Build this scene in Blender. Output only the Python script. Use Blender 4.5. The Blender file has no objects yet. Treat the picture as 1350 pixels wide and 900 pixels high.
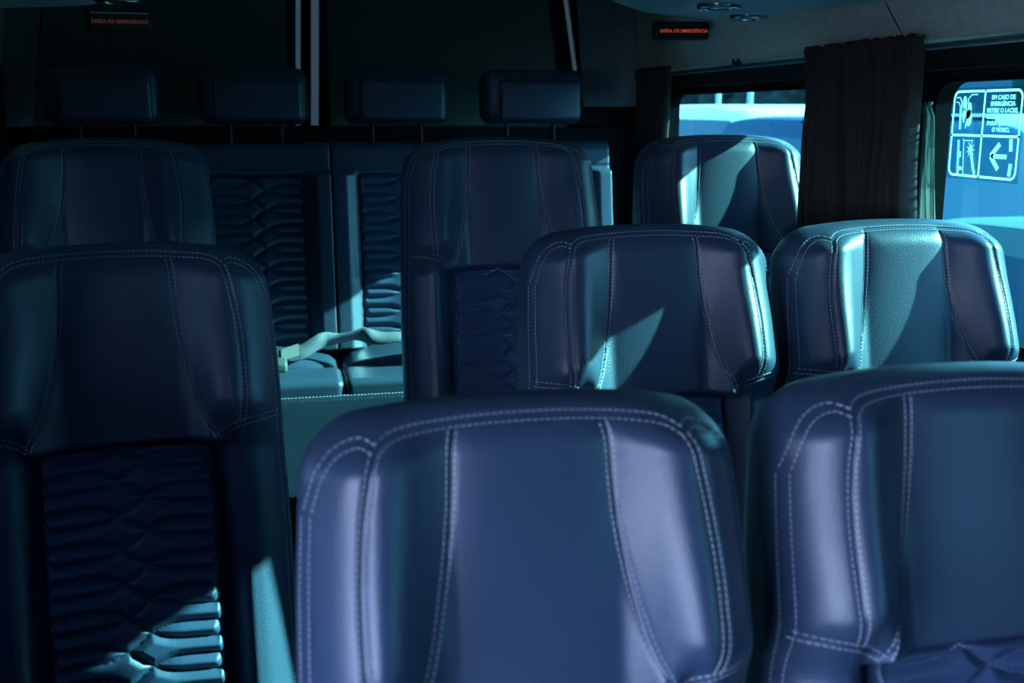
import bpy, bmesh, math, random
import numpy as np
from mathutils import Vector, Matrix
random.seed(7)
rng = np.random.default_rng(7)
SC = bpy.context.scene
COL = SC.collection
PI = math.pi

# ------------------------------------------------------------------ helpers
def sstep(a, b, x):
    t = np.clip((np.asarray(x, float) - a) / (b - a), 0, 1)
    return t * t * (3 - 2 * t)

class MB:
    """collects shapes; build() links them as ONE mesh object"""
    def __init__(self): self.v = []; self.f = []
    def add(self, verts, faces):
        o = len(self.v)
        self.v.extend([tuple(map(float, p)) for p in verts])
        self.f.extend([tuple(int(i) + o for i in q) for q in faces])
        return self
    def grid(self, P, closed_u=False):
        P = np.asarray(P); n, m = P.shape[:2]
        fs = []
        for i in range(n - 1):
            for j in range(m if closed_u else m - 1):
                k = (j + 1) % m
                fs.append((i * m + j, i * m + k, (i + 1) * m + k, (i + 1) * m + j))
        return self.add(P.reshape(-1, 3), fs)
    def rbox(self, c, s, r, n=4, fn=None):
        """rounded box: centre c, size s, corner radius r"""
        c = np.array(c, float); h = np.array(s, float) / 2; r = min(r, h.min() * .999)
        ax = []
        for k in range(3):
            a = h[k] - r
            t = np.linspace(0, 1, n + 1)
            lo = -a - r * np.cos(t * PI / 2)[:-1] * 1.0
            q = np.concatenate([-a - r * np.tan(np.linspace(PI / 4, 0, n + 1)), a + r * np.tan(np.linspace(0, PI / 4, n + 1))])
            if a > 4 * r or fn is not None:
                mid = np.linspace(-a, a, 9 if fn is None else 25)[1:-1]
                q = np.concatenate([q[:n + 1], mid, q[n + 1:]])
            ax.append(q)
        for k in range(3):
            u, v = [(1, 2), (2, 0), (0, 1)][k]
            for sg in (-1, 1):
                A, B = np.meshgrid(ax[u], ax[v], indexing='ij')
                P = np.zeros(A.shape + (3,)); P[..., u] = A; P[..., v] = B; P[..., k] = sg * h[k]
                inner = np.clip(P, -(h - r), h - r)
                d = P - inner
                L = np.linalg.norm(d, axis=-1, keepdims=True); L[L == 0] = 1
                P = inner + d / L * r
                if fn is not None: P = fn(P)
                if sg < 0: P = P[::-1]
                self.grid(P + c)
        return self
    def tube(self, pts, r, n=10, caps=True):
        pts = [Vector(p) for p in pts]; rows = []
        up = None
        for i, p in enumerate(pts):
            a = pts[max(i - 1, 0)]; b = pts[min(i + 1, len(pts) - 1)]
            t = (b - a).normalized()
            if up is None:
                up = Vector((0, 0, 1)) if abs(t.z) < .9 else Vector((1, 0, 0))
            x = t.cross(up).normalized(); y = x.cross(t).normalized(); up = y
            rr = r[i] if hasattr(r, '__len__') else r
            rows.append([p + (x * math.cos(2 * PI * k / n) + y * math.sin(2 * PI * k / n)) * rr for k in range(n)])
        o = len(self.v)
        self.grid(np.array([[tuple(q) for q in row] for row in rows]), closed_u=True)
        if caps:
            self.f.append(tuple(o + k for k in range(n))[::-1])
            self.f.append(tuple(o + (len(pts) - 1) * n + k for k in range(n)))
        return self
    def prism(self, poly, axis, a, b):
        """polygon in the two other axes extruded along axis from a to b"""
        n = len(poly); V = []
        for w in (a, b):
            for p in poly:
                q = [0, 0, 0]; o = [i for i in range(3) if i != axis]
                q[o[0]], q[o[1]] = p; q[axis] = w; V.append(q)
        F = [tuple(range(n)), tuple(range(2 * n - 1, n - 1, -1))]
        F += [(i, n + i, n + (i + 1) % n, (i + 1) % n) for i in range(n)]
        return self.add(V, F)
    def build(self, name, mat, parent=None, smooth=True, angle=40, weld=True, loc=None, recalc=True):
        me = bpy.data.meshes.new(name); me.from_pydata(self.v, [], self.f)
        bm = bmesh.new(); bm.from_mesh(me)
        if weld: bmesh.ops.remove_doubles(bm, verts=bm.verts, dist=2e-5)
        if recalc: bmesh.ops.recalc_face_normals(bm, faces=bm.faces)
        bm.to_mesh(me); bm.free()
        if smooth:
            me.polygons.foreach_set('use_smooth', [True] * len(me.polygons))
            if angle < 180: me.set_sharp_from_angle(angle=math.radians(angle))
        o = bpy.data.objects.new(name, me); COL.objects.link(o)
        if mat: me.materials.append(mat)
        if parent is not None: o.parent = parent
        if loc is not None: o.location = loc
        return o

def tag(o, label=None, cat=None, group=None, kind=None):
    if label: o['label'] = label
    if cat: o['category'] = cat
    if group: o['group'] = group
    if kind: o['kind'] = kind
    return o
def empty(name, loc=(0, 0, 0), rz=0):
    o = bpy.data.objects.new(name, None); COL.objects.link(o)
    o.empty_display_size = .05; o.location = loc; o.rotation_euler = (0, 0, rz)
    return o
def copy_tree(o, parent=None):
    c = o.copy(); COL.objects.link(c)
    if parent is not None: c.parent = parent
    for ch in list(o.children): copy_tree(ch, c)
    return c
def rrect(a0, a1, b0, b1, r, n=8):
    """rounded rectangle loop, counter-clockwise from the lower right corner"""
    out = []
    for (ca, cb, s) in ((a1 - r, b0 + r, -90), (a1 - r, b1 - r, 0), (a0 + r, b1 - r, 90), (a0 + r, b0 + r, 180)):
        for k in range(n + 1):
            t = math.radians(s + 90 * k / n); out.append((ca + r * math.cos(t), cb + r * math.sin(t)))
    return out

# ------------------------------------------------------------------ materials
def nodes(name):
    m = bpy.data.materials.new(name); m.use_nodes = True
    nt = m.node_tree; return m, nt, nt.nodes['Principled BSDF']
def N(nt, t, **k):
    n = nt.nodes.new(t)
    for a, b in k.items():
        if a in n.inputs.keys(): n.inputs[a].default_value = b
        else: setattr(n, a, b)
    return n
def surf(name, col, rough=.6, metal=0, var=.15, nscale=12, bump=0, bscale=300, spec=.5, btype='noise', coat=0):
    m, nt, b = nodes(name); L = nt.links.new
    tc = N(nt, 'ShaderNodeTexCoord')
    no = N(nt, 'ShaderNodeTexNoise', Scale=nscale, Detail=4.0)
    L(tc.outputs['Object'], no.inputs['Vector'])
    mx = N(nt, 'ShaderNodeMix', data_type='RGBA')
    mx.inputs['A'].default_value = (*[c * (1 - var) for c in col], 1)
    mx.inputs['B'].default_value = (*[min(1, c * (1 + var)) for c in col], 1)
    L(no.outputs['Fac'], mx.inputs['Factor']); L(mx.outputs['Result'], b.inputs['Base Color'])
    b.inputs['Roughness'].default_value = rough; b.inputs['Metallic'].default_value = metal
    b.inputs['Specular IOR Level'].default_value = spec
    if coat: b.inputs['Coat Weight'].default_value = coat; b.inputs['Coat Roughness'].default_value = .36
    if bump:
        if btype == 'noise': t = N(nt, 'ShaderNodeTexNoise', Scale=bscale, Detail=2.0); out = t.outputs['Fac']
        else: t = N(nt, 'ShaderNodeTexVoronoi', Scale=bscale); out = t.outputs['Distance']
        L(tc.outputs['Object'], t.inputs['Vector'])
        bp = N(nt, 'ShaderNodeBump', Strength=bump, Distance=.001)
        L(out, bp.inputs['Height']); L(bp.outputs['Normal'], b.inputs['Normal'])
    return m
def emit(name, col, s):
    m, nt, b = nodes(name)
    b.inputs['Base Color'].default_value = (*col, 1); b.inputs['Emission Color'].default_value = (*col, 1)
    b.inputs['Emission Strength'].default_value = s; return m
def glass(name, tint, gloss=.06):
    m = bpy.data.materials.new(name); m.use_nodes = True; nt = m.node_tree
    nt.nodes.remove(nt.nodes['Principled BSDF']); out = nt.nodes['Material Output']
    t = N(nt, 'ShaderNodeBsdfTransparent'); t.inputs['Color'].default_value = (*tint, 1)
    g = N(nt, 'ShaderNodeBsdfGlossy', Roughness=.02)
    mx = N(nt, 'ShaderNodeMixShader', Fac=gloss)
    nt.links.new(t.outputs[0], mx.inputs[1]); nt.links.new(g.outputs[0], mx.inputs[2])
    nt.links.new(mx.outputs[0], out.inputs['Surface']); return m

M = {}
M['leather'] = surf('navy leather', (.040, .073, .135), .38, var=.10, nscale=9, bump=.35, bscale=520, btype='vor', spec=.55, coat=.45)
M['quilt'] = surf('quilted navy leather', (.044, .082, .170), .40, var=.10, nscale=14, bump=.3, bscale=600, btype='vor', spec=.5, coat=.3)
M['thread'] = surf('pale blue thread', (.42, .49, .58), .7, var=.1)
M['plastic'] = surf('black plastic', (.012, .014, .016), .5, var=.2)
M['metal'] = surf('dark steel', (.05, .055, .06), .4, metal=1, var=.1)
M['rail'] = surf('grey aluminium', (.20, .24, .25), .38, metal=.7, var=.1)
M['fabric'] = surf('grey headliner fabric', (.80, .69, .60), .9, var=.25, nscale=60, bump=.9, bscale=330, spec=.2)
M['pillar'] = surf('grey pillar fabric', (.30, .34, .38), .9, var=.2, nscale=60, bump=.7, bscale=330, spec=.2)
M['duct'] = surf('pale blue grey moulded plastic', (.52, .66, .70), .42, var=.08, nscale=30)
M['curtain'] = surf('black brown curtain cloth', (.052, .045, .042), .85, var=.35, nscale=40, bump=.5, bscale=700, spec=.25)
M['lining'] = surf('pale grey curtain lining', (.75, .78, .78), .9, var=.1, nscale=30)
M['floor'] = surf('dark grey rubber floor', (.035, .04, .045), .75, var=.3, nscale=40, bump=.4, bscale=200)
M['wall'] = surf('dark grey wall trim', (.02, .023, .026), .8, var=.2, nscale=30, spec=.2)
M['darkpanel'] = surf('dark green grey blind cloth', (.22, .27, .25), .85, var=.15, nscale=50, bump=.3, bscale=500, spec=.2)
M['pale'] = surf('pale grey painted metal', (.80, .84, .78), .4, var=.06)
M['rubber'] = surf('black rubber', (.005, .0055, .006), .9, var=.2, spec=.08)
M['chrome'] = surf('satin chrome', (.62, .66, .66), .25, metal=1, var=.05)
M['belt'] = surf('pale grey webbing', (.19, .21, .27), .8, var=.25, nscale=90, bump=.6, bscale=900)
M['belttag'] = surf('white care label', (.40, .41, .45), .7, var=.1)
M['red'] = surf('red plastic', (.45, .02, .02), .4, var=.1)
M['buckle'] = surf('grey green plastic', (.10, .13, .13), .45, var=.1)
M['glass'] = glass('teal tinted window glass', (.088, .31, .295), .04)
M['glassdark'] = glass('dark privacy glass', (.05, .07, .08), .06)
M['redtext'] = emit('red lit lettering', (.75, .09, .05), .45)
M['salmontext'] = emit('dim salmon lettering', (.55, .20, .13), .10)
M['signface'] = surf('dull grey sign face', (.09, .09, .08), .5, var=.1)
M['signblack'] = surf('black sign face', (.01, .01, .011), .35, var=.1)

# printed white film: lets the daylight behind it through
def film():
    m = bpy.data.materials.new('white printed film'); m.use_nodes = True; nt = m.node_tree
    nt.nodes.remove(nt.nodes['Principled BSDF']); out = nt.nodes['Material Output']
    d = N(nt, 'ShaderNodeBsdfDiffuse'); d.inputs['Color'].default_value = (.9, .93, .93, 1)
    t = N(nt, 'ShaderNodeBsdfTranslucent'); t.inputs['Color'].default_value = (.9, .95, .95, 1)
    mx = N(nt, 'ShaderNodeMixShader', Fac=.6)
    nt.links.new(d.outputs[0], mx.inputs[1]); nt.links.new(t.outputs[0], mx.inputs[2])
    nt.links.new(mx.outputs[0], out.inputs['Surface']); return m
M['film'] = film()
M['lining'] = film(); M['lining'].name = 'pale curtain lining'
for n in M['lining'].node_tree.nodes:
    if n.type.startswith('BSDF'): n.inputs['Color'].default_value = (.42, .45, .45, 1)
M['slit'] = film(); M['slit'].name = 'frosted strip'
for n in M['slit'].node_tree.nodes:
    if n.type == 'BSDF_TRANSLUCENT': n.inputs['Color'].default_value = (.016, .021, .016, 1)
    if n.type == 'BSDF_DIFFUSE': n.inputs['Color'].default_value = (.7, .75, .7, 1)
M['clearfilm'] = glass('clear sticker film', (.72, .86, .88), .05)
M['white_paint'] = surf('white car paint', (.80, .84, .84), .35, var=.03)
M['blue_paint'] = surf('blue car paint', (.002, .055, .11), .5, var=.06, spec=.06)
M['teal_paint'] = surf('teal bus paint', (.003, .040, .042), .6, var=.4, nscale=1.5, spec=.04)
M['silver_paint'] = surf('silver car paint', (.07, .17, .17), .5, var=.04, spec=.12)
M['carglass'] = surf('car window glass', (.006, .075, .12), .4, var=.1, nscale=3, spec=.08)
M['tyre'] = surf('tyre rubber', (.02, .02, .02), .8)
M['asphalt'] = surf('asphalt', (.035, .042, .045), .9, var=.3, nscale=30, spec=.05)
M['hedge'] = surf('dark grey green foliage', (.03, .045, .04), .9, var=.6, nscale=6, bump=1, bscale=20, spec=.05)
M['pole'] = surf('pale galvanised steel', (.5, .6, .6), .5, var=.1)

# ------------------------------------------------------------------ the seat
RE = math.radians(10)
SEAT_H = 1.14
def W(s):
    s = np.asarray(s, float)
    b = np.interp(s, [0, .04, .08, .14, .20, .235, .27, .33, .40, .80], [.199, .204, .2075, .2115, .2135, .2140, .2145, .2165, .2185, .219])
    r = .05
    k = np.clip(r - s, 0, r)
    return b - r + np.sqrt(np.maximum(r * r - k * k, 0))
def T(s):
    t = np.clip(1 - np.asarray(s, float) / .05, 0, 1)
    return .058 * (1 - t ** 2.3) ** (1 / 2.3)
NE = 3.6
def E_(u): return np.maximum(1 - np.abs(u) ** NE, 0) ** (1 / NE)
def relief(u, s):
    a = np.abs(u)
    wing = (.042 + .036 * sstep(.04, .24, s)) * sstep(.33, .70, a) - .016 * sstep(.74, 1, a)
    head = wing + .006 * (1 - np.clip(a / .5, 0, 1) ** 2) + .004 * sstep(.08, .26, s) * (1 - sstep(.34, .66, a))
    low = -.022 + .050 * sstep(.50, .72, a) - .018 * sstep(.76, 1, a)
    t = sstep(.272, .286, s) * (1 - sstep(.50, .66, a)) + sstep(.21, .285, s) * sstep(.50, .66, a)
    return (head * (1 - t) + low * t) * sstep(.0, .05, s) * E_(u)
def place(x, h, s, crown=True):
    """seat-back coordinates -> seat coordinates; h = height of the surface towards the sitter"""
    x = np.asarray(x, float); top = SEAT_H - .020 + .020 * (1 - np.abs(x / .2) ** 2.4)
    y = .058 - s * math.sin(RE) - h * math.cos(RE)
    z = top - s * math.cos(RE) + h * math.sin(RE)
    return np.stack(np.broadcast_arrays(x, y, z), -1)
def smooth_curve(pts, n=60):
    pts = np.array(pts, float); t = np.linspace(0, 1, len(pts)); tt = np.linspace(0, 1, n)
    out = []
    for k in range(2):   # Catmull-Rom
        p = np.concatenate([[2 * pts[0, k] - pts[1, k]], pts[:, k], [2 * pts[-1, k] - pts[-2, k]]])
        x = tt * (len(pts) - 1); i = np.minimum(x.astype(int), len(pts) - 2); f = x - i
        a, b, c, d = p[i], p[i + 1], p[i + 2], p[i + 3]
        out.append(.5 * (2 * b + (c - a) * f + (2 * a - 5 * b + 4 * c - d) * f ** 2 + (3 * b - a - 3 * c + d) * f ** 3))
    return np.stack(out, -1)
# seams as (u, s) curves; u is a fraction of the half width
SEAMS = []
for sg in (-1, 1):
    SEAMS.append(smooth_curve([(sg * .355, .024), (sg * .36, .09), (sg * .39, .15), (sg * .46, .222), (sg * .56, .270)]))
    SEAMS.append(smooth_curve([(sg * .70, .030), (sg * .735, .09), (sg * .745, .15), (sg * .735, .21), (sg * .715, .247)]))
    SEAMS.append(smooth_curve([(sg * .56, .270), (sg * .715, .247), (sg * .97, .228)], 40))
    SEAMS.append(smooth_curve([(sg * .965, .075), (sg * .965, .20), (sg * .965, .40), (sg * .965, .74)], 120))
    SEAMS.append(smooth_curve([(sg * .70, .030), (sg * .80, .022), (sg * .90, .032), (sg * .965, .075)], 40))
SEAMS.append(smooth_curve([(-.70, .030), (-.62, .021), (-.36, .019), (0, .018), (.36, .019), (.62, .021), (.70, .030)], 80))
SEAM_PTS = np.concatenate([np.stack([c[:, 0] * W(c[:, 1]), c[:, 1]], -1) for c in [np.stack([np.interp(np.linspace(0, 1, 300), np.linspace(0, 1, len(k)), k[:, j]) for j in (0, 1)], -1) for k in SEAMS]])
def mind(px, ps, Q):
    out = np.empty(px.size); P = np.stack([px.ravel(), ps.ravel()], -1).astype(np.float32); Q = Q.astype(np.float32)
    for i in range(0, len(P), 2000):
        d = ((P[i:i + 2000, None, :] - Q[None]) ** 2).sum(-1); out[i:i + 2000] = np.sqrt(d.min(1))
    return out.reshape(px.shape)
def seam_h(d): return -.0030 * np.exp(-(d / .0028) ** 2) + .0035 * (1 - np.exp(-d / .016))
def front_h(u, s):
    x = u * W(s)
    return T(s) * E_(u) + relief(u, s)
def stitches(curves, hfun, placef, off=(-.0037, .0037), step=.0060, length=.0040, r=.0007, lift=.0005):
    mb = MB()
    for c in curves:      # c: dense (x, s) polyline
        seg = np.linalg.norm(np.diff(c, axis=0), axis=1); L = np.concatenate([[0], np.cumsum(seg)])
        for o in off:
            for t in np.arange(step * .3, L[-1] - length, step):
                q = []
                for tt in (t, t + length):
                    x = np.interp(tt, L, c[:, 0]); s = np.interp(tt, L, c[:, 1])
                    x2 = np.interp(tt + 1e-3, L, c[:, 0]) - np.interp(tt - 1e-3, L, c[:, 0]); s2 = np.interp(tt + 1e-3, L, c[:, 1]) - np.interp(tt - 1e-3, L, c[:, 1])
                    n = math.hypot(x2, s2) or 1
                    q.append((x - s2 / n * o, s + x2 / n * o))
                q = np.array(q); h = hfun(q[:, 0], q[:, 1]) + lift
                P = placef(q[:, 0], h, q[:, 1])
                a, b = P; t_ = (b - a) / (np.linalg.norm(b - a) + 1e-9)
                nn = np.array([0, -math.cos(RE), math.sin(RE)]); sd = np.cross(t_, nn); sd /= np.linalg.norm(sd) + 1e-9
                V = [a - sd * r, a + sd * r, a + nn * r * 1.3, b - sd * r, b + sd * r, b + nn * r * 1.3]
                mb.add(V, [(0, 2, 5, 3), (2, 1, 4, 5), (0, 1, 2), (3, 5, 4)])
    return mb

def seat_back_mesh():
    uc = np.linspace(-.90, .90, 139)
    e = np.linspace(E_(.90), 0, 9)[1:]; ue = (1 - e ** NE) ** (1 / NE)
    u = np.concatenate([-ue[::-1], uc, ue])
    s = np.concatenate([.05 * (1 - np.cos(np.linspace(0, PI / 2, 18)[:-1])), np.linspace(.05, .32, 100)[:-1], np.linspace(.32, .77, 66)])
    U, S = np.meshgrid(u, s)
    X = U * W(S)
    d = mind(X, S, SEAM_PTS)
    hf = front_h(U, S) + seam_h(d) * sstep(0, .012, S) * sstep(0, .5, E_(U))
    front = place(X, hf, S)
    ub = u[1:-1][::-3]
    UB, SB = np.meshgrid(ub, s)
    back = place(UB * W(SB), -T(SB) * E_(UB) - .012 * sstep(.0, .3, SB) * E_(UB), SB)
    P = np.concatenate([front, back], 1)
    mb = MB().grid(P, closed_u=True)
    m = P.shape[1]; n = P.shape[0]
    mb.f.append(tuple((n - 1) * m + k for k in range(m)))
    return mb

# quilted panel: two families of crossing curves close into leaf shaped pads
def quilt_lines(hw, s0, s1, P):
    xs = np.linspace(-hw * .86, hw * .86, 60)
    def drop(x):     # +.25P on the left to -.75P on the right, crossing 0 and -.5P at the ladder
        a = x / hw
        return np.interp(a, [-1, -.50, -.40, -.30, -.12, .14, .34, .44, .55, 1], [.25, .25, .235, .185, 0, -.5, -.685, -.735, -.75, -.75]) * P
    lines = []
    k0 = int(s0 / P) - 2
    for k in range(k0, int(s1 / P) + 3):
        c = k * P
        for sg in (1, -1):
            y = c - sg * drop(xs)
            ok = (y > s0 + .004) & (y < s1 - .004)
            if ok.sum() > 4: lines.append(np.stack([xs[ok], y[ok]], -1))
        for side, cc in ((-1, c), (1, c + P / 2)):
            t = np.linspace(-PI / 2, PI / 2, 14)
            ex = side * (hw * .86 + np.cos(t) * P * .20); ey = cc + np.sin(t) * P * .25
            if ey.min() > s0 + .004 and ey.max() < s1 - .004: lines.append(np.stack([ex, ey], -1))
    return lines
def quilt_mesh(hw, s0, s1, P, base, place_, nx=120, ns=230, edge=.012):
    lines = quilt_lines(hw, s0, s1, P)
    Q = np.concatenate([np.stack([np.interp(np.linspace(0, 1, 120), np.linspace(0, 1, len(l)), l[:, j]) for j in (0, 1)], -1) for l in lines])
    xs = np.linspace(-hw, hw, nx); ss = np.linspace(s0, s1, ns)
    X, S = np.meshgrid(xs, ss)
    d = mind(X, S, Q)
    ed = np.minimum(hw - np.abs(X), np.minimum(S - s0, s1 - S))
    puff = .0115 * np.clip(d / .011, 0, 1) ** .6
    h = base(X, S) + puff * sstep(0, .01, ed) - .012 * (1 - sstep(0, edge, ed))
    mb = MB().grid(place_(X, h, S))
    return mb, lines

def make_seat():
    root = empty('passenger_seat')
    back = seat_back_mesh().build('backrest', M['leather'], root, angle=180, weld=False)
    curves = [np.stack([np.interp(np.linspace(0, 1, 200), np.linspace(0, 1, len(k)), k[:, j]) for j in (0, 1)], -1) for k in SEAMS]
    curves = [np.stack([c[:, 0] * W(c[:, 1]), c[:, 1]], -1) for c in curves]
    def hf(x, s):
        u = np.clip(x / W(s), -.995, .995)
        return front_h(u, s) + .0003
    st = stitches(curves, hf, lambda x, h, s: place(x, h, s)).build('stitching', M['thread'], back, smooth=False, weld=False)
    tag(st, 'pale blue twin stitching along the seams', kind='stuff')
    def base(x, s): return T(s) * 1.0 - .022 + .014 + .012 * np.sin(np.clip((s - .28) / .5, 0, 1) * PI)
    q, lines = quilt_mesh(.117, .276, .745, .047, base, place)
    qo = q.build('quilted_panel', M['quilt'], root, angle=180, weld=False)
    lines2 = [np.stack([np.interp(np.linspace(0, 1, 80), np.linspace(0, 1, len(l)), l[:, j]) for j in (0, 1)], -1) for l in lines]
    tag(stitches(lines2, base, place, off=(0,), lift=.0016, r=.0007).build('stitching', M['thread'], qo, smooth=False, weld=False), kind='stuff')
    # cushion
    def cush(P):
        P = P.copy(); top = P[..., 2] > .03
        a = np.abs(P[..., 0]) / .22
        P[..., 2] += np.where(top, .03 * sstep(.5, .75, a) - .012 * np.cos(P[..., 1] / .24 * PI / 2), 0)
        return P
    MB().rbox((0, -.315, .405), (.436, .48, .15), .045, 6, cush).build('seat_cushion', M['leather'], root, angle=180)
    MB().rbox((0, -.27, .315), (.42, .44, .035), .01).build('seat_frame', M['plastic'], root)
    for sg in (-1, 1):
        b = MB()
        b.rbox((sg * .16, -.27, .15), (.04, .30, .30), .008)
        b.rbox((sg * .16, -.27, .012), (.06, .42, .024), .008)
        b.build('leg', M['metal'], root)
    return root

G = 'passenger seats in rows of the van'
SEATS = [  # x, y of the head front, top z, label
    (.206, .895, 1.143, 'blue leather van seat closest to the camera, its head pad filling the bottom centre'),
    (.665, .915, 1.143, 'blue leather van seat at bottom right corner, beside the closest seat'),
    (.575, 1.614, 1.222, 'second row aisle seat with a thin sunlit wedge and a sunlit right shoulder'),
    (1.015, 1.609, 1.222, 'second row window seat half in bright sun, below the hanging black curtain'),
    (-.230, 1.519, 1.222, 'dark blue single seat at left with a full quilted panel sunlit at its foot'),
    (.450, 2.22, 1.350, 'third row seat in deep shade, a strip of quilted panel showing below its head pad'),
    (-.50, .840, 1.143, 'single blue seat just outside the left edge of the picture, beside the closest seat'),  # added out of view, screens the left seat from doorway light
    (1.025, 2.385, 1.350, 'third row window seat with a diagonal sun band, under the window with parked cars'),
    (-.360, 2.33, 1.350, 'far left single seat almost lost in black shade, behind another single seat'),
]
proto = make_seat()
for i, (x, y, zt, lab) in enumerate(SEATS):
    o = proto if i == 0 else copy_tree(proto)
    o.location = (x, y, zt - SEAT_H)
    o.rotation_euler.z = math.radians(5) if i == 4 else 0
    tag(o, lab, 'seat', G)

# ------------------------------------------------------------------ rear bench
BX = [-.465, -.07, .325, .72]
bench = empty('rear_bench', (.132, 3.047, .191)); bench.scale = (1.033,) * 3
tag(bench, 'four place dark blue leather rear bench across the back of the van', 'bench')
RB = math.radians(9)
BY, BZ = 3.01 - 2.95, 1.322 - .23
def bplace(cx):
    def f(x, h, s):
        x = np.asarray(x, float)
        return np.stack(np.broadcast_arrays(x + cx - .128, BY - s * math.sin(RB) - h * math.cos(RB), BZ - s * math.cos(RB) + h * math.sin(RB)), -1)
    return f
def bench_back(cx):
    hw = .1976
    u = np.linspace(-1, 1, 121); s = np.concatenate([.03 * (1 - np.cos(np.linspace(0, PI / 2, 10)[:-1])), np.linspace(.03, .565, 130)])
    U, S = np.meshgrid(u, s); a = np.abs(U)
    rnd = lambda a: np.maximum(1 - a ** 40, 0) ** (1 / 40)
    top = np.where(S < .03, np.sqrt(np.maximum(1 - (1 - S / .03) ** 2, 0)), 1)
    low = sstep(.080, .095, S)
    h = .045 * top * rnd(a) + (.022 * sstep(.64, .82, a) - .020 * (1 - sstep(.60, .68, a))) * low * top
    h -= .0035 * np.exp(-((S - .075) / .004) ** 2)
    X = U * hw
    f = bplace(cx)
    fr = f(X, h, S); ub = u[1:-1][::-4]; UB, SB = np.meshgrid(ub, s)
    tb = np.where(SB < .03, np.sqrt(np.maximum(1 - (1 - SB / .03) ** 2, 0)), 1)
    bk = f(UB * hw, -.045 * tb, SB)
    P = np.concatenate([fr, bk], 1); mb = MB().grid(P, closed_u=True); n, m = P.shape[:2]
    mb.f.append(tuple((n - 1) * m + k for k in range(m))); return mb
for cx in BX:
    bk = bench_back(cx).build('backrest', M['leather'], bench, angle=180, weld=False)
    q, lines = quilt_mesh(.128, .088, .55, .052, lambda x, s: .028 + 0 * x, bplace(cx), 90, 170)
    qp = q.build('quilted_panel', M['quilt'], bk, angle=180, weld=False)
    # headrest
    def dome(P):
        P = P.copy(); fr = P[..., 1] < 0
        P[..., 1] -= np.where(fr, .012 * (1 - (P[..., 0] / .15) ** 2), 0); return P
    hr = MB().rbox((cx - .128, 3.12 - 2.95, 1.447 - .23), (.296, .11, .152), .032, 6, dome).build('headrest', M['leather'], bench, angle=180)
    MB().rbox((cx - .128 + .012, 3.052 - 2.95, 1.437 - .23), (.238, .03, .112), .012, 4, lambda P: P - np.stack([0 * P[..., 0], .012 * (1 - (P[..., 0] / .15) ** 2), 0 * P[..., 0]], -1)).build('face_pad', M['leather'], hr, angle=180)
    b = MB()
    for sg in (-.07, .07): MB().tube([(cx - .128 + sg, 3.12 - 2.95, 1.29 - .23), (cx - .128 + sg, 3.12 - 2.95, 1.40 - .23)], .007).build('headrest_post', M['plastic'], hr)
# cushions: rear hump row and the front roll
for i, cx in enumerate(BX):
    w = .3945
    MB().rbox((cx - .128, 2.665 - 2.95, .675 - .23), (w, .16, .16), .020, 6).build('seat_cushion', M['leather'], bench, angle=180)
    def hump(P):
        P = P.copy(); P[..., 2] += np.where(P[..., 2] > .02, .03 * np.cos(np.clip(P[..., 0] / .19, -1, 1) * PI / 2), 0); return P
    MB().rbox((cx - .128, 2.825 - 2.95, .675 - .23), (.388, .20, .16), .035, 6, hump).build('cushion_pad', M['leather'], bench, angle=180)
mb = MB()
for zz in (.716, .706):
    for x in np.arange(-.66, .91, .0085):
        mb.add([(x - .128, 2.5835 - 2.95, zz - .23 - .0008), (x - .128 + .0055, 2.5835 - 2.95, zz - .23 - .0008), (x - .128 + .0055, 2.5835 - 2.95, zz - .23 + .0008), (x - .128, 2.5835 - 2.95, zz - .23 + .0008),
                (x - .128 + .0027, 2.5818 - 2.95, zz - .23)], [(0, 1, 4), (1, 2, 4), (2, 3, 4), (3, 0, 4), (0, 3, 2, 1)])
b = MB().rbox((0, 2.60 - 2.95, .585 - .23), (1.575, .035, .27), .012, 4).build('front_apron', M['leather'], bench, angle=180)
tag(mb.build('stitching', M['thread'], b, smooth=False, weld=False), 'pale stitching along the front edge', kind='stuff')
MB().rbox((0, 2.76 - 2.95, .52 - .23), (1.56, .30, .16), .01).build('seat_frame', M['plastic'], bench)
for xx in (-.6, 0, .6):
    MB().rbox((xx, 2.76 - 2.95, .335 - .23 + .010), (.05, .28, .190), .01).build('leg', M['metal'], bench)

# seat belt lying across the bench
belt = empty('seat_belt', (.052, 2.80, .754))
tag(belt, 'pale grey twisted seat belt lying on the rear bench cushion', 'seat belt')
def ribbon(path, wid, thick=.0016):
    n = len(path); rows = []
    for (x, y, z, ang) in path:
        c, s = math.cos(ang), math.sin(ang); d = np.array([0, c, s]) * wid / 2; nn = np.array([0, -s, c]) * thick
        p = np.array([x, y, z]); rows.append([p - d - nn, p + d - nn, p + d + nn, p - d + nn])
    mb = MB(); mb.grid(np.array(rows), closed_u=True)
    o = (n - 1) * 4; mb.f += [(0, 1, 2, 3), (o + 3, o + 2, o + 1, o)]
    return mb
kp = [(-.085, .0, .018, .5), (-.05, 0, .024, .75), (-.02, .0, .034, 1.05), (.02, .01, .050, 1.35), (.045, .02, .056, 1.9), (.07, .03, .058, 2.3), (.11, .03, .060, 2.4), (.135, .03, .061, 2.0), (.16, .02, .060, 1.0), (.21, .01, .056, .5), (.30, .0, .050, .4), (.42, .0, .045, .3)]
kp = np.array(kp); tt = np.linspace(0, len(kp) - 1, 80)
path = np.stack([np.interp(tt, range(len(kp)), kp[:, k]) for k in range(4)], -1)
for _ in range(3): path[1:-1] = (path[:-2] + 2 * path[1:-1] + path[2:]) / 4
path[:, 2] += .003 * np.sin(path[:, 0] * 60)
ribbon([tuple(p) for p in path], .042).build('webbing', M['belt'], belt, angle=180)
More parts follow.
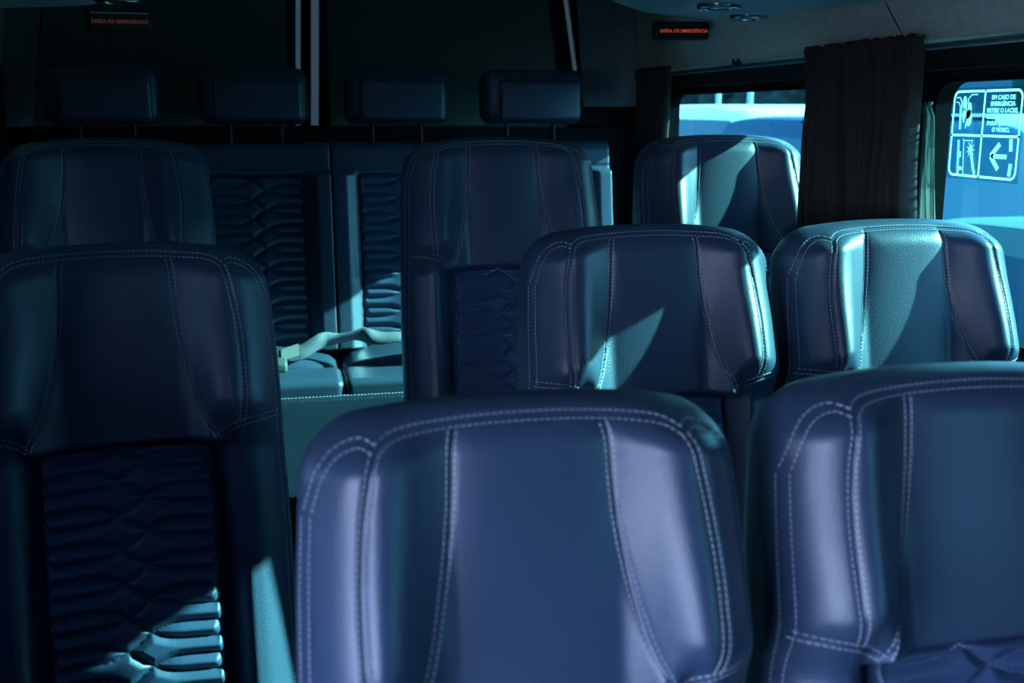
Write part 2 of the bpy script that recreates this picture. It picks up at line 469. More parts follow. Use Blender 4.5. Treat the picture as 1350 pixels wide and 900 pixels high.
t_ = ribbon([(x, -.004, .026 + (x + .07) * .28, .62) for x in np.linspace(-.078, -.032, 8)], .042, .001); t_.build('care_label', M['belttag'], belt)
bk = MB().rbox((-.088, -.035, .006), (.05, .09, .026), .008).build('buckle', M['buckle'], belt)
MB().rbox((-.112, -.06, .006), (.008, .03, .018), .003).build('release_button', M['red'], bk)

# ------------------------------------------------------------------ floor and shell
def struct(o): o['kind'] = 'structure'; return o
XL, XR, YR, YF = -.86, 1.28, 3.75, -1.7
f = MB()
f.prism([(YF, -.12), (YF, 0), (1.12, 0), (1.12, .082), (1.78, .082), (1.78, .21), (YR, .21), (YR, -.12)], 0, XL - .05, XR + .05)
struct(f.build('floor', M['floor'], smooth=False))
struct(MB().rbox(((XL + XR) / 2, (YF + YR) / 2, 1.945), (XR - XL + .2, YR - YF + .2, .05), .01).build('ceiling', M['fabric']))

# side walls: panels with rounded window openings
def wall_panel(mb, X, th, y0, y1, z0, z1, hole=None, r=.06):
    if hole is None:
        mb.rbox((X + th / 2, (y0 + y1) / 2, (z0 + z1) / 2), (abs(th), y1 - y0, z1 - z0), .001, 1); return
    h = rrect(*hole, r, 8); n = len(h); cy = (hole[0] + hole[1]) / 2; cz = (hole[2] + hole[3]) / 2
    out = []
    for k, (a, b) in enumerate(h):
        q = k // 9
        yy = [hole[1], hole[1], hole[0], hole[0]][q]; i = k % 9
        corner = [(y1, z0), (y1, z1), (y0, z1), (y0, z0)][q]
        # first half of the arc runs along one outer edge, second along the other
        if q == 0: p = (a + (corner[0] - a) * max(0, (i - 0) / 4 if i < 4 else 1), z0) if i <= 4 else (y1, b + (z0 - b) * (1 - (i - 4) / 4))
        elif q == 1: p = (y1, b + (z1 - b) * min(1, i / 4)) if i <= 4 else (a + (y1 - a) * (1 - (i - 4) / 4), z1)
        elif q == 2: p = (a + (y0 - a) * min(1, i / 4), z1) if i <= 4 else (y0, b + (z1 - b) * (1 - (i - 4) / 4))
        else: p = (y0, b + (z0 - b) * min(1, i / 4)) if i <= 4 else (a + (y0 - a) * (1 - (i - 4) / 4), z0)
        out.append(p)
    V = [(X, *p) for p in h] + [(X, *p) for p in out] + [(X + th, *p) for p in h] + [(X + th, *p) for p in out]
    F = []
    for k in range(n):
        j = (k + 1) % n
        F += [(k, j, n + j, n + k), (2 * n + k, 3 * n + k, 3 * n + j, 2 * n + j), (k, 2 * n + k, 2 * n + j, j), (n + k, n + j, 3 * n + j, 3 * n + k)]
    mb.add(V, F)

WT = 1.468; WS = .98      # window top and sill
RW = [(2.18, 3.46), (1.10, 1.950), (-.30, .45)]
LW = [(2.30, 3.40), (1.05, 1.885)]
def side_wall(name, X, th, wins, zt, edges, solid=()):
    mb = MB()
    for a, b in ([(YF, YR)] if not solid else [(edges[-1][0], YR)]):
        mb.rbox((X + th / 2, (a + b) / 2, (WS - .06 - .12) / 2), (abs(th), b - a, WS - .06 + .12), .001, 1)
    for a, b in solid: wall_panel(mb, X, th, a, b, -.12, zt)      # beside an unseen open doorway added to let sky light onto the front seats
    if solid: wall_panel(mb, X, th, -.80, .55, 1.78, zt)
    for (a, b), (e0, e1) in zip(wins, edges):
        wall_panel(mb, X, th, e0, e1, WS - .06, zt, (a, b, WS, WT), .055)
    return mb.build(name, M['wall'], angle=30)
ED = [(2.03, YR + .12), (.80, 2.03), (YF, .80)]
struct(side_wall('wall_right', XR, .031, RW, 1.93, ED))
struct(side_wall('wall_left', XL, -.04, LW, 1.93, [(2.09, YR + .12), (.80, 2.09)], [(.55, .80), (YF, -.80)]))
def window(name, X, a, b, sg, mat):
    fr = MB(); n = 0
    A = rrect(a - .004, b + .004, WS - .004, WT + .004, .058, 8); B = rrect(a + .012, b - .012, WS + .012, WT - .008, .046, 8)
    n = len(A)
    V = [(X - sg * .006, *p) for p in A] + [(X - sg * .006, *p) for p in B] + [(X + sg * .03, *p) for p in A] + [(X + sg * .03, *p) for p in B]
    F = []
    for k in range(n):
        j = (k + 1) % n
        F += [(k, j, n + j, n + k), (2 * n + k, 3 * n + k, 3 * n + j, 2 * n + j), (k, 2 * n + k, 2 * n + j, j), (n + k, n + j, 3 * n + j, 3 * n + k)]
    root = empty(name, (0, 0, 0)); struct(root)
    fr.add(V, F).build('window_frame', M['rubber'], root, angle=30)
    p = MB(); L = rrect(a, b, WS, WT, .054, 8); xg = X + sg * .027
    p.add([(xg, *q) for q in L], [tuple(range(len(L)))]); p.build('pane', mat, root, smooth=False)
    return root
for i, (a, b) in enumerate(RW):
    wn = window('window_%d' % (i + 1), XR, a, b, 1, M['glass'])
    if i == 1:      # unseen upright added to block sun from the left seat's bolster
        MB().rbox((XR + .014, 1.335, (WS + WT) / 2), (.022, .13, WT - WS - .02), .004, 2).build('window_mullion', M['rubber'], wn)
for i, (a, b) in enumerate(LW): window('window_%d' % (i + 4), XL, a, b, -1, M['glassdark'])

# unseen front wall behind the camera, closed in to darken the rear rows
mb = MB()
mb.rbox(((XL + XR) / 2, YF, .92), (XR - XL + .1, .06, 2.06), .01)
struct(mb.build('wall_front', M['wall']))

# rear wall: lower trim, two doors with dark blinds, pale seal strips
mb = MB()
mb.rbox(((XL + XR) / 2, YR + .03, .61), (XR - XL + .1, .06, 1.48), .005)
y0, y1 = YR + .07, YR + .09
S1 = lambda z: .0655 + (z - 1.549) * .0418
S2 = lambda z: .115 + (z - 1.362) * .0393
S3 = lambda z: 1.0486 - (z - 1.557) * .154
zl, zh = 1.30, 1.95
def slab(fa, fb): mb.prism([(fa(zl), zl), (fb(zl), zl), (fb(zh), zh), (fa(zh), zh)], 1, y0, y1)
slab(lambda z: XL - .05, lambda z: S1(z) - .008); slab(lambda z: S1(z) + .008, lambda z: S2(z) - .013)
slab(lambda z: S2(z) + .013, lambda z: S3(z) - .010); slab(lambda z: S3(z) + .010, lambda z: XR + .05)
mb.prism([(XL - .05, -.15), (XR + .05, -.15), (XR + .05, 1.361), (XL - .05, 1.361)], 1, y0 - .004, y1)
mb.prism([(1.0, 1.30), (1.12, 1.30), (1.12, 1.552), (1.0, 1.552)], 1, y0 - .004, y1)
struct(mb.build('wall_rear', M['wall']))
# pale frosted strips that let a little daylight in between the rear doors
for k, (S, hw) in enumerate(((S1, .012), (S2, .0165), (S3, .014))):
    struct(MB().add([(S(zl) - hw, y1 + .002, zl), (S(zl) + hw, y1 + .002, zl), (S(zh) + hw, y1 + .002, zh), (S(zh) - hw, y1 + .002, zh)], [(0, 1, 2, 3)]).build('trim_%d' % (k + 1), M['slit'], smooth=False))
def door(name, x0, x1, x0b, x1b):
    root = empty(name, ((x0 + x1) / 2, YR, .23)); struct(root); cx = (x0 + x1) / 2
    z0, z1 = 1.36, 1.86
    def quad(a, b, ab, bb, za, zb, y0, y1, mat, nm, par=root):
        m = MB(); V = [(a - cx, y0, za), (b - cx, y0, za), (bb - cx, y0, zb), (ab - cx, y0, zb), (a - cx, y1, za), (b - cx, y1, za), (bb - cx, y1, zb), (ab - cx, y1, zb)]
        V = [(p[0], p[1] - YR, p[2] - .23) for p in V]
        m.add(V, [(0, 1, 2, 3), (7, 6, 5, 4), (0, 4, 5, 1), (1, 5, 6, 2), (2, 6, 7, 3), (3, 7, 4, 0)]); return m.build(nm, mat, par, smooth=False)
    quad(x0b, x1b, x0, x1, z0, z1, YR + .004, YR + .02, M['darkpanel'], 'blind')
    quad(x0b - .02, x1b + .02, x0 - .02, x1 + .02, z0 - .02, z1 + .02, YR + .021, YR + .04, M['plastic'], 'door_frame')
    return root, quad
d1, q1 = door('door_1', -.70, .034, -.785, .024)
d2, q2 = door('door_2', .168, .915, .166, .990)
mb = MB()       # ribbed weatherstrip between the two pale strips
for z in np.arange(1.37, 1.86, .006): mb.rbox((.089 + (z - 1.4) * .03, YR - .004, z), (.014, .012, .0042), .0015, 1)
mb.rbox((.0935, YR + .008, 1.615), (.012, .012, .5), .002, 1)
struct(mb.build('trim_4', M['rubber']))

struct(MB().rbox((-.69, .60, .98), (.34, .03, 1.9), .01).build('trim_12', M['wall']))      # unseen panel added to keep doorway light off the rear seats
# corner pillars and the fabric bands above the windows
def loft_v(name, pts_lo, pts_hi, z0, z1, mat):
    rows = []
    for t in np.linspace(0, 1, 12):
        rows.append([(a[0] + (b[0] - a[0]) * t, a[1] + (b[1] - a[1]) * t, z0 + (z1 - z0) * t) for a, b in zip(pts_lo, pts_hi)])
    return MB().grid(np.array(rows)).build(name, mat, angle=180, recalc=False)
def arc(pts, n=24):
    c = smooth_curve(pts, n); return [tuple(p) for p in c]
lo = arc([(1.06, 3.752), (1.085, 3.735), (1.13, 3.715), (1.18, 3.72), (1.215, 3.725), (1.25, 3.69), (1.279, 3.60)]); hi = arc([(1.02, 3.752), (1.05, 3.735), (1.10, 3.715), (1.15, 3.72), (1.19, 3.725), (1.24, 3.68), (1.279, 3.58)])
struct(loft_v('trim_5', lo, hi, 1.425, 1.93, M['pillar']))
lo = arc([(-.859, 3.50), (-.84, 3.66), (-.815, 3.72), (-.80, 3.735), (-.785, 3.752)]); hi = arc([(-.859, 3.40), (-.81, 3.62), (-.75, 3.70), (-.72, 3.735), (-.70, 3.752)])
struct(loft_v('trim_6', lo, hi, 1.36, 1.93, M['pillar']))
def band(name, sg, X, y0, y1, mat):
    prof = np.concatenate([[(X, 1.531), (X - sg * .06, 1.531), (X - sg * .100, 1.5315)], smooth_curve([(X - sg * .104, 1.533), (X - sg * .114, 1.545), (X - sg * .132, 1.570), (X - sg * .155, 1.605), (X - sg * .19, 1.67), (X - sg * .24, 1.78), (X - sg * .32, 1.90), (X - sg * .36, 1.93)], 30)])
    rows = [[(X + (p[0] - X) * (1 - .8 * float(sstep(2.75, 3.6, y))), y, p[1]) for p in prof] for y in np.linspace(y0, y1, 60)]
    return struct(MB().grid(np.array(rows)).build(name, mat, angle=180))
band('trim_7', 1, XR - .002, YF, 1.893, M['fabric'])
band('trim_8', 1, XR - .002, 1.897, YR - .04, M['fabric'])
band('trim_9', -1, XL + .002, YF, YR - .04, M['fabric'])
# black strip the rails are fixed on
struct(MB().rbox((XR - .006, (YF + YR) / 2, 1.513), (.012, YR - YF - .1, .06), .003).build('trim_10', M['plastic']))
struct(MB().rbox((XL + .006, (YF + YR) / 2, 1.513), (.012, YR - YF - .1, .06), .003).build('trim_11', M['plastic']))

# ------------------------------------------------------------------ overhead ducts with reading lamps
def duct(name, sg, xo, xi, yend, label, lamps, rl=.16, ins=.16):
    root = empty(name, ((xo + xi) / 2, yend, 1.62)); tag(root, label, 'overhead duct')
    # cross-section from the outer lower edge up to the roof
    w = abs(xo - xi)
    prof = smooth_curve([(0, 0), (.10 * w, .000), (.45 * w, .006), (.62 * w, .014), (.80 * w, .040), (.93 * w, .09), (w, .17), (w * 1.02, .30)], 36)
    ys = yend - np.concatenate([np.array([0]), rl * (1 - np.cos(np.linspace(0, PI / 2, 24)[1:])), np.linspace(rl, 4.2, 30)[1:]])
    rows = []
    for y in ys:
        t = min(1, (yend - y) / rl); k = math.sqrt(max(0, 1 - (1 - t) ** 2))
        zdrop = (1 - k) * .055; inset = (1 - k) * ins
        rows.append([(xo - sg * min(p[0], w * 1.02) * 1.0 + sg * inset * (p[0] / w), y, 1.633 + .03 * (y - 2.76) + p[1] + zdrop * (p[0] / w) ** .5) for p in prof])
    R = np.array(rows)
    c0 = R[0].copy(); c0[:, 1] += .012; c0[:, 2] = np.maximum(c0[:, 2], 1.66) + .06
    R = np.concatenate([[c0], R]) - np.array([(xo + xi) / 2, yend, 1.62])
    MB().grid(R).build('duct_shell', M['duct'], root, angle=60)
    for (lx, ly, lz) in lamps:
        l = empty('reading_lamp'); l.parent = root; l.location = (lx - (xo + xi) / 2, ly - yend, lz - 1.62)
        m = MB(); n = 28; ring = []
        for rr, zz in ((.046, .004), (.046, -.003), (.041, -.007), (.034, -.005), (.032, .001)):
            ring.append([(rr * math.cos(2 * PI * k / n), rr * 1.0 * math.sin(2 * PI * k / n), zz) for k in range(n)])
        m.grid(np.array(ring), closed_u=True).build('bezel', M['chrome'], l, angle=180)
        m = MB(); ring = []
        for rr, zz in ((.0325, .0005), (.026, -.002), (.015, -.004), (.001, -.005)):
            ring.append([(rr * math.cos(2 * PI * k / n), rr * math.sin(2 * PI * k / n), zz) for k in range(n)])
        m.grid(np.array(ring), closed_u=True).build('lens', M['chrome'], l, angle=180)
    return root
duct('overhead_duct', 1, 1.135, .60, 2.90, 'pale teal overhead duct with round lamps above the right windows', [(.90, 2.16, 1.618), (1.085, 2.42, 1.622)], .80, .46)
duct('overhead_duct', -1, -.72, -.20, 2.80, 'dark overhead duct at the top left corner', [(-.32, 2.42, 1.630)])

# ------------------------------------------------------------------ exit signs
def text(name, body, size, mat, parent, mtx, align='CENTER', bold=0, depth=.0004):
    cu = bpy.data.curves.new(name, 'FONT'); cu.body = body; cu.size = size; cu.align_x = align; cu.align_y = 'CENTER'; cu.offset = bold; cu.extrude = depth; cu.space_character = 1.05
    t = bpy.data.objects.new(name + '_c', cu); COL.objects.link(t)
    bpy.context.view_layer.update()
    dg = bpy.context.evaluated_depsgraph_get(); me = bpy.data.meshes.new_from_object(t.evaluated_get(dg))
    bpy.data.objects.remove(t); bpy.data.curves.remove(cu)
    me.transform(mtx); me.materials.clear(); me.materials.append(mat)
    o = bpy.data.objects.new(name, me); COL.objects.link(o); o.parent = parent; return o
def exit_sign(loc, rz, w, label, face_mat, txt_mat, strip_top):
    root = empty('exit_sign', loc, rz); tag(root, label, 'exit sign')
    MB().rbox((0, .02, -.022), (w, .04, .046), .010, 5).build('housing', M['plastic'], root)
    fp = MB().rbox((.004, -.001, -.024), (w - .022, .006, .032), .0028, 3).build('face_plate', face_mat, root)
    if strip_top: MB().rbox((.004, -.003, -.0045), (w - .022, .006, .004), .0015, 2).build('light_strip', M['pale'], root)
    text('lettering', 'SAÍDA DE EMERGÊNCIA', .0112, txt_mat, root, Matrix.Translation((.004, -.0048, -.024)) @ Matrix.Rotation(PI / 2, 4, 'X'), bold=.0002)
    return root
exit_sign((1.027, 2.705, 1.633), math.radians(-10), .146, 'black exit sign with glowing red letters under the right overhead duct', M['signblack'], M['redtext'], False)
exit_sign((-.362, 2.72, 1.634), math.radians(4), .150, 'grey exit sign with dim salmon letters under the left overhead duct', M['signface'], M['salmontext'], True)

# ------------------------------------------------------------------ curtains and rails
def curtain_rail(y0, y1, X, label, brackets=True):
    root = empty('curtain_rail', (X, (y0 + y1) / 2, 1.520)); tag(root, label, 'curtain rail', None)
    h = (y1 - y0) / 2
    MB().tube([(0, -h, 0), (0, h, 0)], .0062, 14).build('rod', M['rail'], root, angle=60)
    sg = 1 if X > 0 else -1
    for y in (-h + .006, h - .006):
        MB().rbox((0, y, .009), (.012, .010, .026), .003).build('bracket', M['plastic'], root)
    return root
RX = 1.172
curtain_rail(2.690, 3.40, RX, 'short grey curtain rail at the rear right, left of the rail joint')
curtain_rail(1.87, 2.672, RX, 'grey curtain rail running behind the hanging black curtain')
curtain_rail(-.50, .22, RX, 'grey curtain rail above the foremost right window')
curtain_rail(.25, 1.855, RX, 'grey curtain rail over the window with the emergency sticker')

def curtain(name, y0, y1, z0, z1, X, pleats, amp, mat, label, edge=None, seed=1, hem=True):
    """edge(zfrac) -> (shift of rear edge, shift of front edge)"""
    r = np.random.default_rng(seed); na, nb = 260, 60
    a = np.linspace(0, 1, na); b = np.linspace(0, 1, nb)     # b 0 = top
    A, B = np.meshgrid(a, b)
    ph = np.interp(a, np.linspace(0, 1, pleats * 2 + 1), np.linspace(0, pleats, pleats * 2 + 1) + r.normal(0, .16, pleats * 2 + 1))
    ampv = np.interp(a, np.linspace(0, 1, pleats + 1), r.uniform(.35, 1.3, pleats + 1))
    off = (1 - 2 * np.abs(np.sin(PI * ph)) ** .8)[None] * ampv[None] * amp * (.40 + .60 * sstep(0, .35, B)) * (1 if X > 0 else -1)
    fine = np.sin(2 * PI * a * pleats * 3.1 + 1.3)[None] * amp * .35 * (1 - sstep(.03, .35, B))
    off = off + fine + amp * .22 * np.sin(2 * PI * a * pleats * 2.3 + 2 * B) * sstep(.1, .5, B) + amp * .25 * np.sin(7 * B + 9 * A)
    head = .006 * np.exp(-((B - .02) / .02) ** 2)
    Y = y0 + (y1 - y0) * A + .004 * np.sin(2 * PI * ph * 1.0 + 1.1)[None] * sstep(.05, .4, B) + .006 * np.sin(4 * B + 5 * A)
    if edge is not None:
        e0, e1 = edge(B); Y = Y + e0 * (1 - A) + e1 * A
    Z = z1 - (z1 - z0) * B + .003 * np.sin(2 * PI * a * pleats * 1.5)[None] * (1 - sstep(0, .05, B))
    Xs = X + off - head
    P = np.stack([Xs, Y, Z], -1)
    mb = MB().grid(P)
    o = mb.build(name, mat, angle=180, recalc=False)
    c = P.reshape(-1, 3).mean(0)
    o.data.transform(Matrix.Translation(tuple(-c))); o.location = tuple(c)
    md = o.modifiers.new('thickness', 'SOLIDIFY'); md.thickness = .0016; md.offset = 0
    return tag(o, label, 'curtain', 'window curtains')
curtain('curtain', 2.232, 1.812, .95, 1.541, 1.145, 12, .021, M['curtain'], 'black gathered curtain hanging between the two right windows', edge=lambda B: (-.033 * B, -.050 * B), seed=3)
curtain('curtain', 3.42, 3.105, .95, 1.538, 1.145, 9, .013, M['curtain'], 'dark curtain bunched at the rear end of the right window with parked cars', edge=lambda B: (0, -.02 * B), seed=5)
curtain('curtain', 1.215, .30, .95, 1.543, 1.145, 24, .010, M['curtain'], 'black curtain bunched on the pillar ahead of the stickered window', seed=21)  # added out of view, keeps direct sun off the front row
o = curtain('curtain_lining', 1.96, 1.86, .95, 1.42, 1.262, 3, .004, M['lining'], 'pale curtain lining peeping out between black curtain and stickered window', edge=lambda B: (-.03 * B, .075 - .10 * B), seed=8)
o = curtain('curtain_lining', 3.47, 3.405, .95, 1.44, 1.262, 3, .004, M['lining'], 'pale curtain lining at the rear edge of the window with parked cars', edge=lambda B: (0, .05 - .055 * B), seed=9)
curtain('curtain', 2.10, 3.55, .95, 1.545, -.815, 24, .010, M['curtain'], 'drawn dark curtain at the far left edge of the van', seed=11)

# ------------------------------------------------------------------ emergency sticker on the window glass
SY, SZ = 1.824, 1.362           # centre; picture right is -Y
stk = empty('emergency_sticker', (XR + .0255, SY, SZ)); tag(stk, 'white printed emergency exit sticker with words and an arrow, stuck on the right window', 'sticker')
SW, SH = .205, .165
def flat(poly_list, name, mat, x=0.0, th=.0004):
    """outlines given as (right, up) in metres"""
    mb = MB()
    for poly in poly_list:
        n = len(poly); V = [(x, -a, b) for a, b in poly] + [(x - th, -a, b) for a, b in poly]
        mb.add(V, [tuple(range(n)), tuple(range(2 * n - 1, n - 1, -1))] + [(i, n + i, n + (i + 1) % n, (i + 1) % n) for i in range(n)])
    return mb.build(name, mat, stk, smooth=False)
def bar(a0, b0, a1, b1, w):
    d = np.array([a1 - a0, b1 - b0]); d = d / np.linalg.norm(d); n = np.array([-d[1], d[0]]) * w / 2
    return [(a0 + n[0], b0 + n[1]), (a0 - n[0], b0 - n[1]), (a1 - n[0], b1 - n[1]), (a1 + n[0], b1 + n[1])]
def poly_bars(pts, w): return [bar(*pts[i], *pts[i + 1], w) for i in range(len(pts) - 1)]
flat([[(-SW / 2 - .006, -SH / 2 - .005), (SW / 2 + .006, -SH / 2 - .005), (SW / 2 + .006, SH / 2 + .005), (-SW / 2 - .006, SH / 2 + .005)]], 'clear_film', M['clearfilm'], .0008, .0002)
loopA = rrect(-SW / 2, SW / 2, -SH / 2, SH / 2, .016, 8); loopB = rrect(-SW / 2 + .0045, SW / 2 - .0045, -SH / 2 + .0045, SH / 2 - .0045, .012, 8)
mb = MB(); n = len(loopA); V = [(0, -a, b) for a, b in loopA] + [(0, -a, b) for a, b in loopB]
mb.add(V, [(k, (k + 1) % n, n + (k + 1) % n, n + k) for k in range(n)])
for pl in (bar(-.006, -SH / 2, -.006, SH / 2, .0045), bar(-SW / 2, -.003, SW / 2, -.003, .0045)):
    mb.add([(0, -a, b) for a, b in pl], [(0, 1, 2, 3)])
mb.build('printed_border', M['film'], stk, smooth=False)
tm = Matrix(((0, 0, -1, 0), (-1, 0, 0, 0), (0, 1, 0, 0), (0, 0, 0, 1)))
for k, line in enumerate(['EM CASO DE', 'EMERGÊNCIA', 'RETIRE O LACRE,', 'USE O MARTELO', 'PARA QUEBRAR', 'O VIDRO.']):
    text('lettering', line, .0112, M['film'], stk, Matrix.Translation((-.0004, -.048, .0675 - k * .0118)) @ tm, bold=.0005, depth=.0001)
flat([bar(.030, -.040, .072, -.040, .0085), bar(.026, -.040, .050, -.017, .0095), bar(.026, -.040, .050, -.064, .0095)], 'arrow', M['film'])
flat([bar(.082, -.030, .080, -.007, .0085)], 'glass_mark', M['film']); flat([bar(.085, -.052, .083, -.075, .0085)], 'glass_mark', M['film'])
# upper picture: bus rail and a hand pulling the seal
pics = poly_bars([(-.093, .069), (-.082, .069), (-.076, .060), (-.074, .008)], .0022) + poly_bars([(-.093, .060), (-.086, .060), (-.080, .052), (-.078, .008)], .0018)
pics += poly_bars([(-.028, .074), (-.046, .074), (-.056, .066), (-.058, .010)], .0022)
flat(pics, 'rail_picture', M['film'])
def blob(cx, cy, rx, ry, rot=0, n=22, j=0, seed=0):
    r = random.Random(seed); out = []
    for k in range(n):
        t = 2 * PI * k / n; q = 1 + r.uniform(-j, j); a = rx * math.cos(t) * q; b = ry * math.sin(t) * q
        out.append((cx + a * math.cos(rot) - b * math.sin(rot), cy + a * math.sin(rot) + b * math.cos(rot)))
    return out
flat([blob(-.066, .058, .006, .014, .1), blob(-.052, .044, .008, .016, -.1), blob(-.050, .030, .009, .016, .05), blob(-.066, .035, .004, .014, 0)], 'hand_picture', M['film'])
# lower picture: hammer striking the glass
star = []
for k in range(18):
    t = 2 * PI * k / 18; q = .013 if k % 2 == 0 else .005; star.append((-.036 + q * math.cos(t), -.030 + q * 1.25 * math.sin(t)))
pics = poly_bars([(-.078, -.012), (-.073, -.078)], .0022) + poly_bars([(-.074, -.012), (-.069, -.078)], .0018) + poly_bars([(-.060, -.010), (-.054, -.078)], .0022) + poly_bars([(-.062, -.013), (-.030, -.013)], .002)
flat(pics, 'bus_picture', M['film'])
flat([star, bar(-.034, -.036, -.022, -.070, .007), blob(-.020, -.072, .0035, .006, .3), bar(-.069, -.034, -.068, -.046, .005), blob(-.064, -.067, .006, .004)], 'hammer_picture', M['film'])

# ------------------------------------------------------------------ outside
GZ = -.5
g = MB(); g.grid(np.array([[(x, y, GZ) for x in np.linspace(-30, 60, 20)] for y in np.linspace(-30, 60, 20)])); struct(g.build('ground', M['asphalt'], recalc=False))
def vehicle(name, x, y, w, l, prof_body, prof_roof, paint, label, cat, wins, wheels, rz=0, taper=.16, k0=.10):
    """front faces -Y; profiles are (y, z) outlines, z above the ground; greenhouse narrows upwards"""
    root = empty(name, (x, y, GZ), rz); tag(root, label, cat)
    def shell(prof, inset_top, z_ref, z_top, r=.06):
        mb = MB(); pr = smooth_curve(list(prof) + [prof[0]], 120)[:-1]; rows = []
        cy, cz = pr[:, 0].mean(), (pr[:, 1].min() + pr[:, 1].max()) / 2
        for t in np.concatenate([[-1, -.97, -.9], np.linspace(-.8, .8, 9), [.9, .97, 1]]):
            k = 1 - k0 * max(0, abs(t) - .8) ** 1.4 / .2 ** 1.4 * .5
            rows.append([(t * w / 2 * (1 - inset_top * np.clip((b - z_ref) / (z_top - z_ref), 0, 1)), cy + (a - cy) * k, cz + (b - cz) * k) for a, b in pr])
        mb.grid(np.array(rows), closed_u=True); n = len(pr)
        mb.f.append(tuple(range(n))); mb.f.append(tuple((len(rows) - 1) * n + k for k in range(n))[::-1]); return mb
    zt = max(p[1] for p in prof_roof); zr = min(p[1] for p in prof_roof)
    shell(prof_body, 0, 0, 1).build('body', paint, root, angle=50)
    shell(prof_roof, taper, zr, zt).build('cabin', paint, root, angle=50)
    for k, win in enumerate(wins):
        for sg in (-1, 1):
            mb = MB(); V = []
            for off in (.0, .012):
                for (a, b) in win:
                    kx = w / 2 * (1 - taper * np.clip((b - zr) / (zt - zr), 0, 1)) + off - .004
                    V.append((sg * kx, a, b))
            n = len(win); mb.add(V, [tuple(range(n)), tuple(range(2 * n - 1, n - 1, -1))] + [(i, n + i, n + (i + 1) % n, (i + 1) % n) for i in range(n)])
            mb.build('side_window', M['carglass'], root, smooth=False)
    for wy in wheels:
        for sg in (-1, 1):
            mb = MB(); n = 28; rows = []
            for rr, xx in ((.20, -.09), (.31, -.10), (.33, -.07), (.33, .07), (.31, .10), (.20, .09)):
                rows.append([(sg * (w / 2 - .09) + xx, wy + rr * math.cos(2 * PI * k / n), .33 + rr * math.sin(2 * PI * k / n)) for k in range(n)])
            wh = mb.grid(np.array(rows), closed_u=True).build('wheel', M['tyre'], root, angle=50)
            mb = MB(); rows = []
            for rr, xx in ((.205, .085), (.19, .09), (.06, .07), (.001, .075)):
                rows.append([(sg * (w / 2 - .09) + sg * xx, wy + rr * math.cos(2 * PI * k / n), .33 + rr * math.sin(2 * PI * k / n)) for k in range(n)])
            mb.grid(np.array(rows), closed_u=True).build('hub_cap', M['chrome'], wh, angle=50)
    return root
def van_profiles(l, h):
    a = l / 2
    body = [(-a, .35), (-a + .02, .75), (-a + .25, 1.02), (-a + .6, 1.06), (0, 1.08), (a - .05, 1.06), (a, .7), (a - .02, .32), (0, .28)]
    roof = [(-a + .35, 1.0), (-a + .55, 1.25), (-a + .95, h - .14), (-a + 1.35, h - .02), (0, h), (a - .35, h - .01), (a - .08, h - .12), (a - .02, 1.3), (a - .04, 1.0), (0, .98)]
    win = [(-a + .85, 1.12), (-a + 1.15, h - .15), (a - .3, h - .13), (a - .22, 1.12)]
    return body, roof, [win], [-a + .85, a - .85]
def car_profiles(l, h):
    a = l / 2
    body = [(-a, .35), (-a + .03, .65), (-a + .3, .86), (-a + 1.2, .96), (.2, .98), (a - .2, .97), (a, .7), (a - .04, .32), (0, .26)]
    roof = [(-a + 1.05, .90), (-a + 1.45, 1.15), (-a + 1.95, h - .06), (0.1, h), (a - .9, h - .03), (a - .45, h - .22), (a - .15, .93), (0, .88)]
    win = [(-a + 1.35, 1.0), (-a + 2.0, h - .12), (a - .85, h - .12), (a - .5, 1.0)]
    return body, roof, [win], [-a + .8, a - .8]
b_, r_, w_, wh = van_profiles(5.2, 1.99)
vehicle('parked_van', 4.95, 11.0, 1.9, 5.2, b_, r_, M['white_paint'], 'white van with a bright roof parked outside, seen through the rear right window', 'van', w_, wh)
b_, r_, w_, wh = van_profiles(2.8, 1.88)
vehicle('parked_van', 4.25, 6.9, 1.8, 2.8, b_, r_, M['blue_paint'], 'blue van parked outside in front of the white one, low in the rear right window', 'van', w_, wh)
b_, r_, w_, wh = car_profiles(4.3, 1.50)
vehicle('parked_car', 3.4, 2.75, 1.75, 4.3, b_, r_, M['silver_paint'], 'pale silver car outside, at the bottom of the stickered window', 'car', w_, wh)
b_, r_, w_, wh = van_profiles(6.0, 3.3)
vehicle('parked_bus', 12.2, 16.9, 2.4, 6.0, b_, r_, M['teal_paint'], 'tall teal bus parked outside, filling the stickered window behind the sticker', 'bus', w_, wh)
b_, r_, w_, wh = van_profiles(4.4, 1.66)
cv = vehicle('parked_van', 8.45, 9.62, 1.75, 4.4, b_, r_, M['teal_paint'], 'dark teal van with a white roof box parked crosswise, low behind the window sticker', 'van', w_, wh, PI / 2)
MB().rbox((.17, .95, 1.775), (1.12, 1.8, .24), .08, 5).build('roof_box', M['white_paint'], cv)
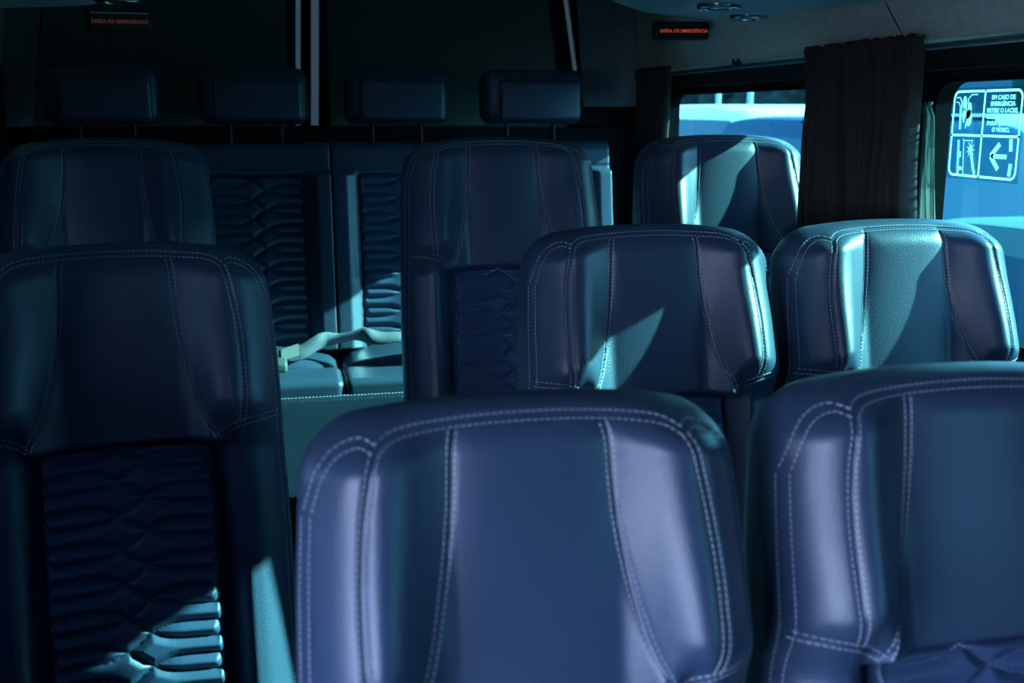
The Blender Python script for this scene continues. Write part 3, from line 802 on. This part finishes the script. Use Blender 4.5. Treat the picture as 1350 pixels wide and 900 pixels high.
# hedge line beyond the car park
r = np.random.default_rng(4); ys = np.linspace(4, 60, 160); zs = np.linspace(GZ, 4.5, 24)
P = np.array([[(19 + r.normal(0, .25) + .5 * math.sin(y * 1.7 + z), y, z + r.normal(0, .12)) for y in ys] for z in zs])
B2 = P[::-1].copy(); B2[..., 0] = 21.5
P = np.concatenate([P, B2])
tag(MB().grid(P).build('hedge', M['hedge'], angle=180, recalc=False), 'dark grey green hedge beyond the parked vehicles', 'hedge', kind='stuff')
for (x, y, h, lab) in ((12.0, 28.6, 4.5, 'pale pole far outside, at the left end of the rear right window'), (12.0, 26.5, 4.5, 'pale pole far outside, near the middle of the rear right window')):
    p = empty('lamp_post', (x, y, GZ)); tag(p, lab, 'lamp post')
    MB().tube([(0, 0, 0), (0, 0, h)], .07, 12).build('post', M['pole'], p, angle=60)
    MB().tube([(0, 0, h), (-.15, -.3, h + .3), (-.4, -.9, h + .4)], .05, 10).build('arm', M['pole'], p, angle=60)
    MB().rbox((-.45, -1.1, h + .38), (.25, .5, .1), .04).build('lamp_head', M['pole'], p)

# ------------------------------------------------------------------ light
w = bpy.data.worlds.new('sky'); SC.world = w; w.use_nodes = True; nt = w.node_tree
bg = nt.nodes['Background']
tc = N(nt, 'ShaderNodeTexCoord'); sep = N(nt, 'ShaderNodeSeparateXYZ'); cr = N(nt, 'ShaderNodeValToRGB')
nt.links.new(tc.outputs['Generated'], sep.inputs[0]); nt.links.new(sep.outputs['Z'], cr.inputs['Fac'])
e = cr.color_ramp.elements
e[0].position = 0; e[0].color = (.54, .65, .96, 1); e[1].position = .7; e[1].color = (.15, .29, .75, 1)
nt.links.new(cr.outputs['Color'], bg.inputs['Color']); bg.inputs['Strength'].default_value = 19
SUN = Vector((1.0, -.13, .50)).normalized()
l = bpy.data.lights.new('sun', 'SUN'); l.energy = 68; l.angle = math.radians(.6); l.color = (1, .93, .82)
so = bpy.data.objects.new('sun', l); COL.objects.link(so); so.location = SUN * 20
so.rotation_euler = SUN.to_track_quat('Z', 'Y').to_euler()

# ------------------------------------------------------------------ camera
cam = bpy.data.cameras.new('camera'); co = bpy.data.objects.new('camera', cam); COL.objects.link(co)
co.location = (0, 0, 1.4); co.rotation_euler = (math.radians(90 - 12.1), 0, math.radians(-12.03))
cam.sensor_width = 36; cam.lens = 1400 / 1350 * 36; cam.clip_start = .05; cam.clip_end = 300
cam.dof.use_dof = True; cam.dof.focus_distance = 1.95; cam.dof.aperture_fstop = 5.0
SC.camera = co
vs = SC.view_settings
SC.display_settings.display_device = 'sRGB'
vs.view_transform = 'Standard'; vs.look = 'None'; vs.exposure = 0; vs.gamma = 1; vs.use_curve_mapping = False
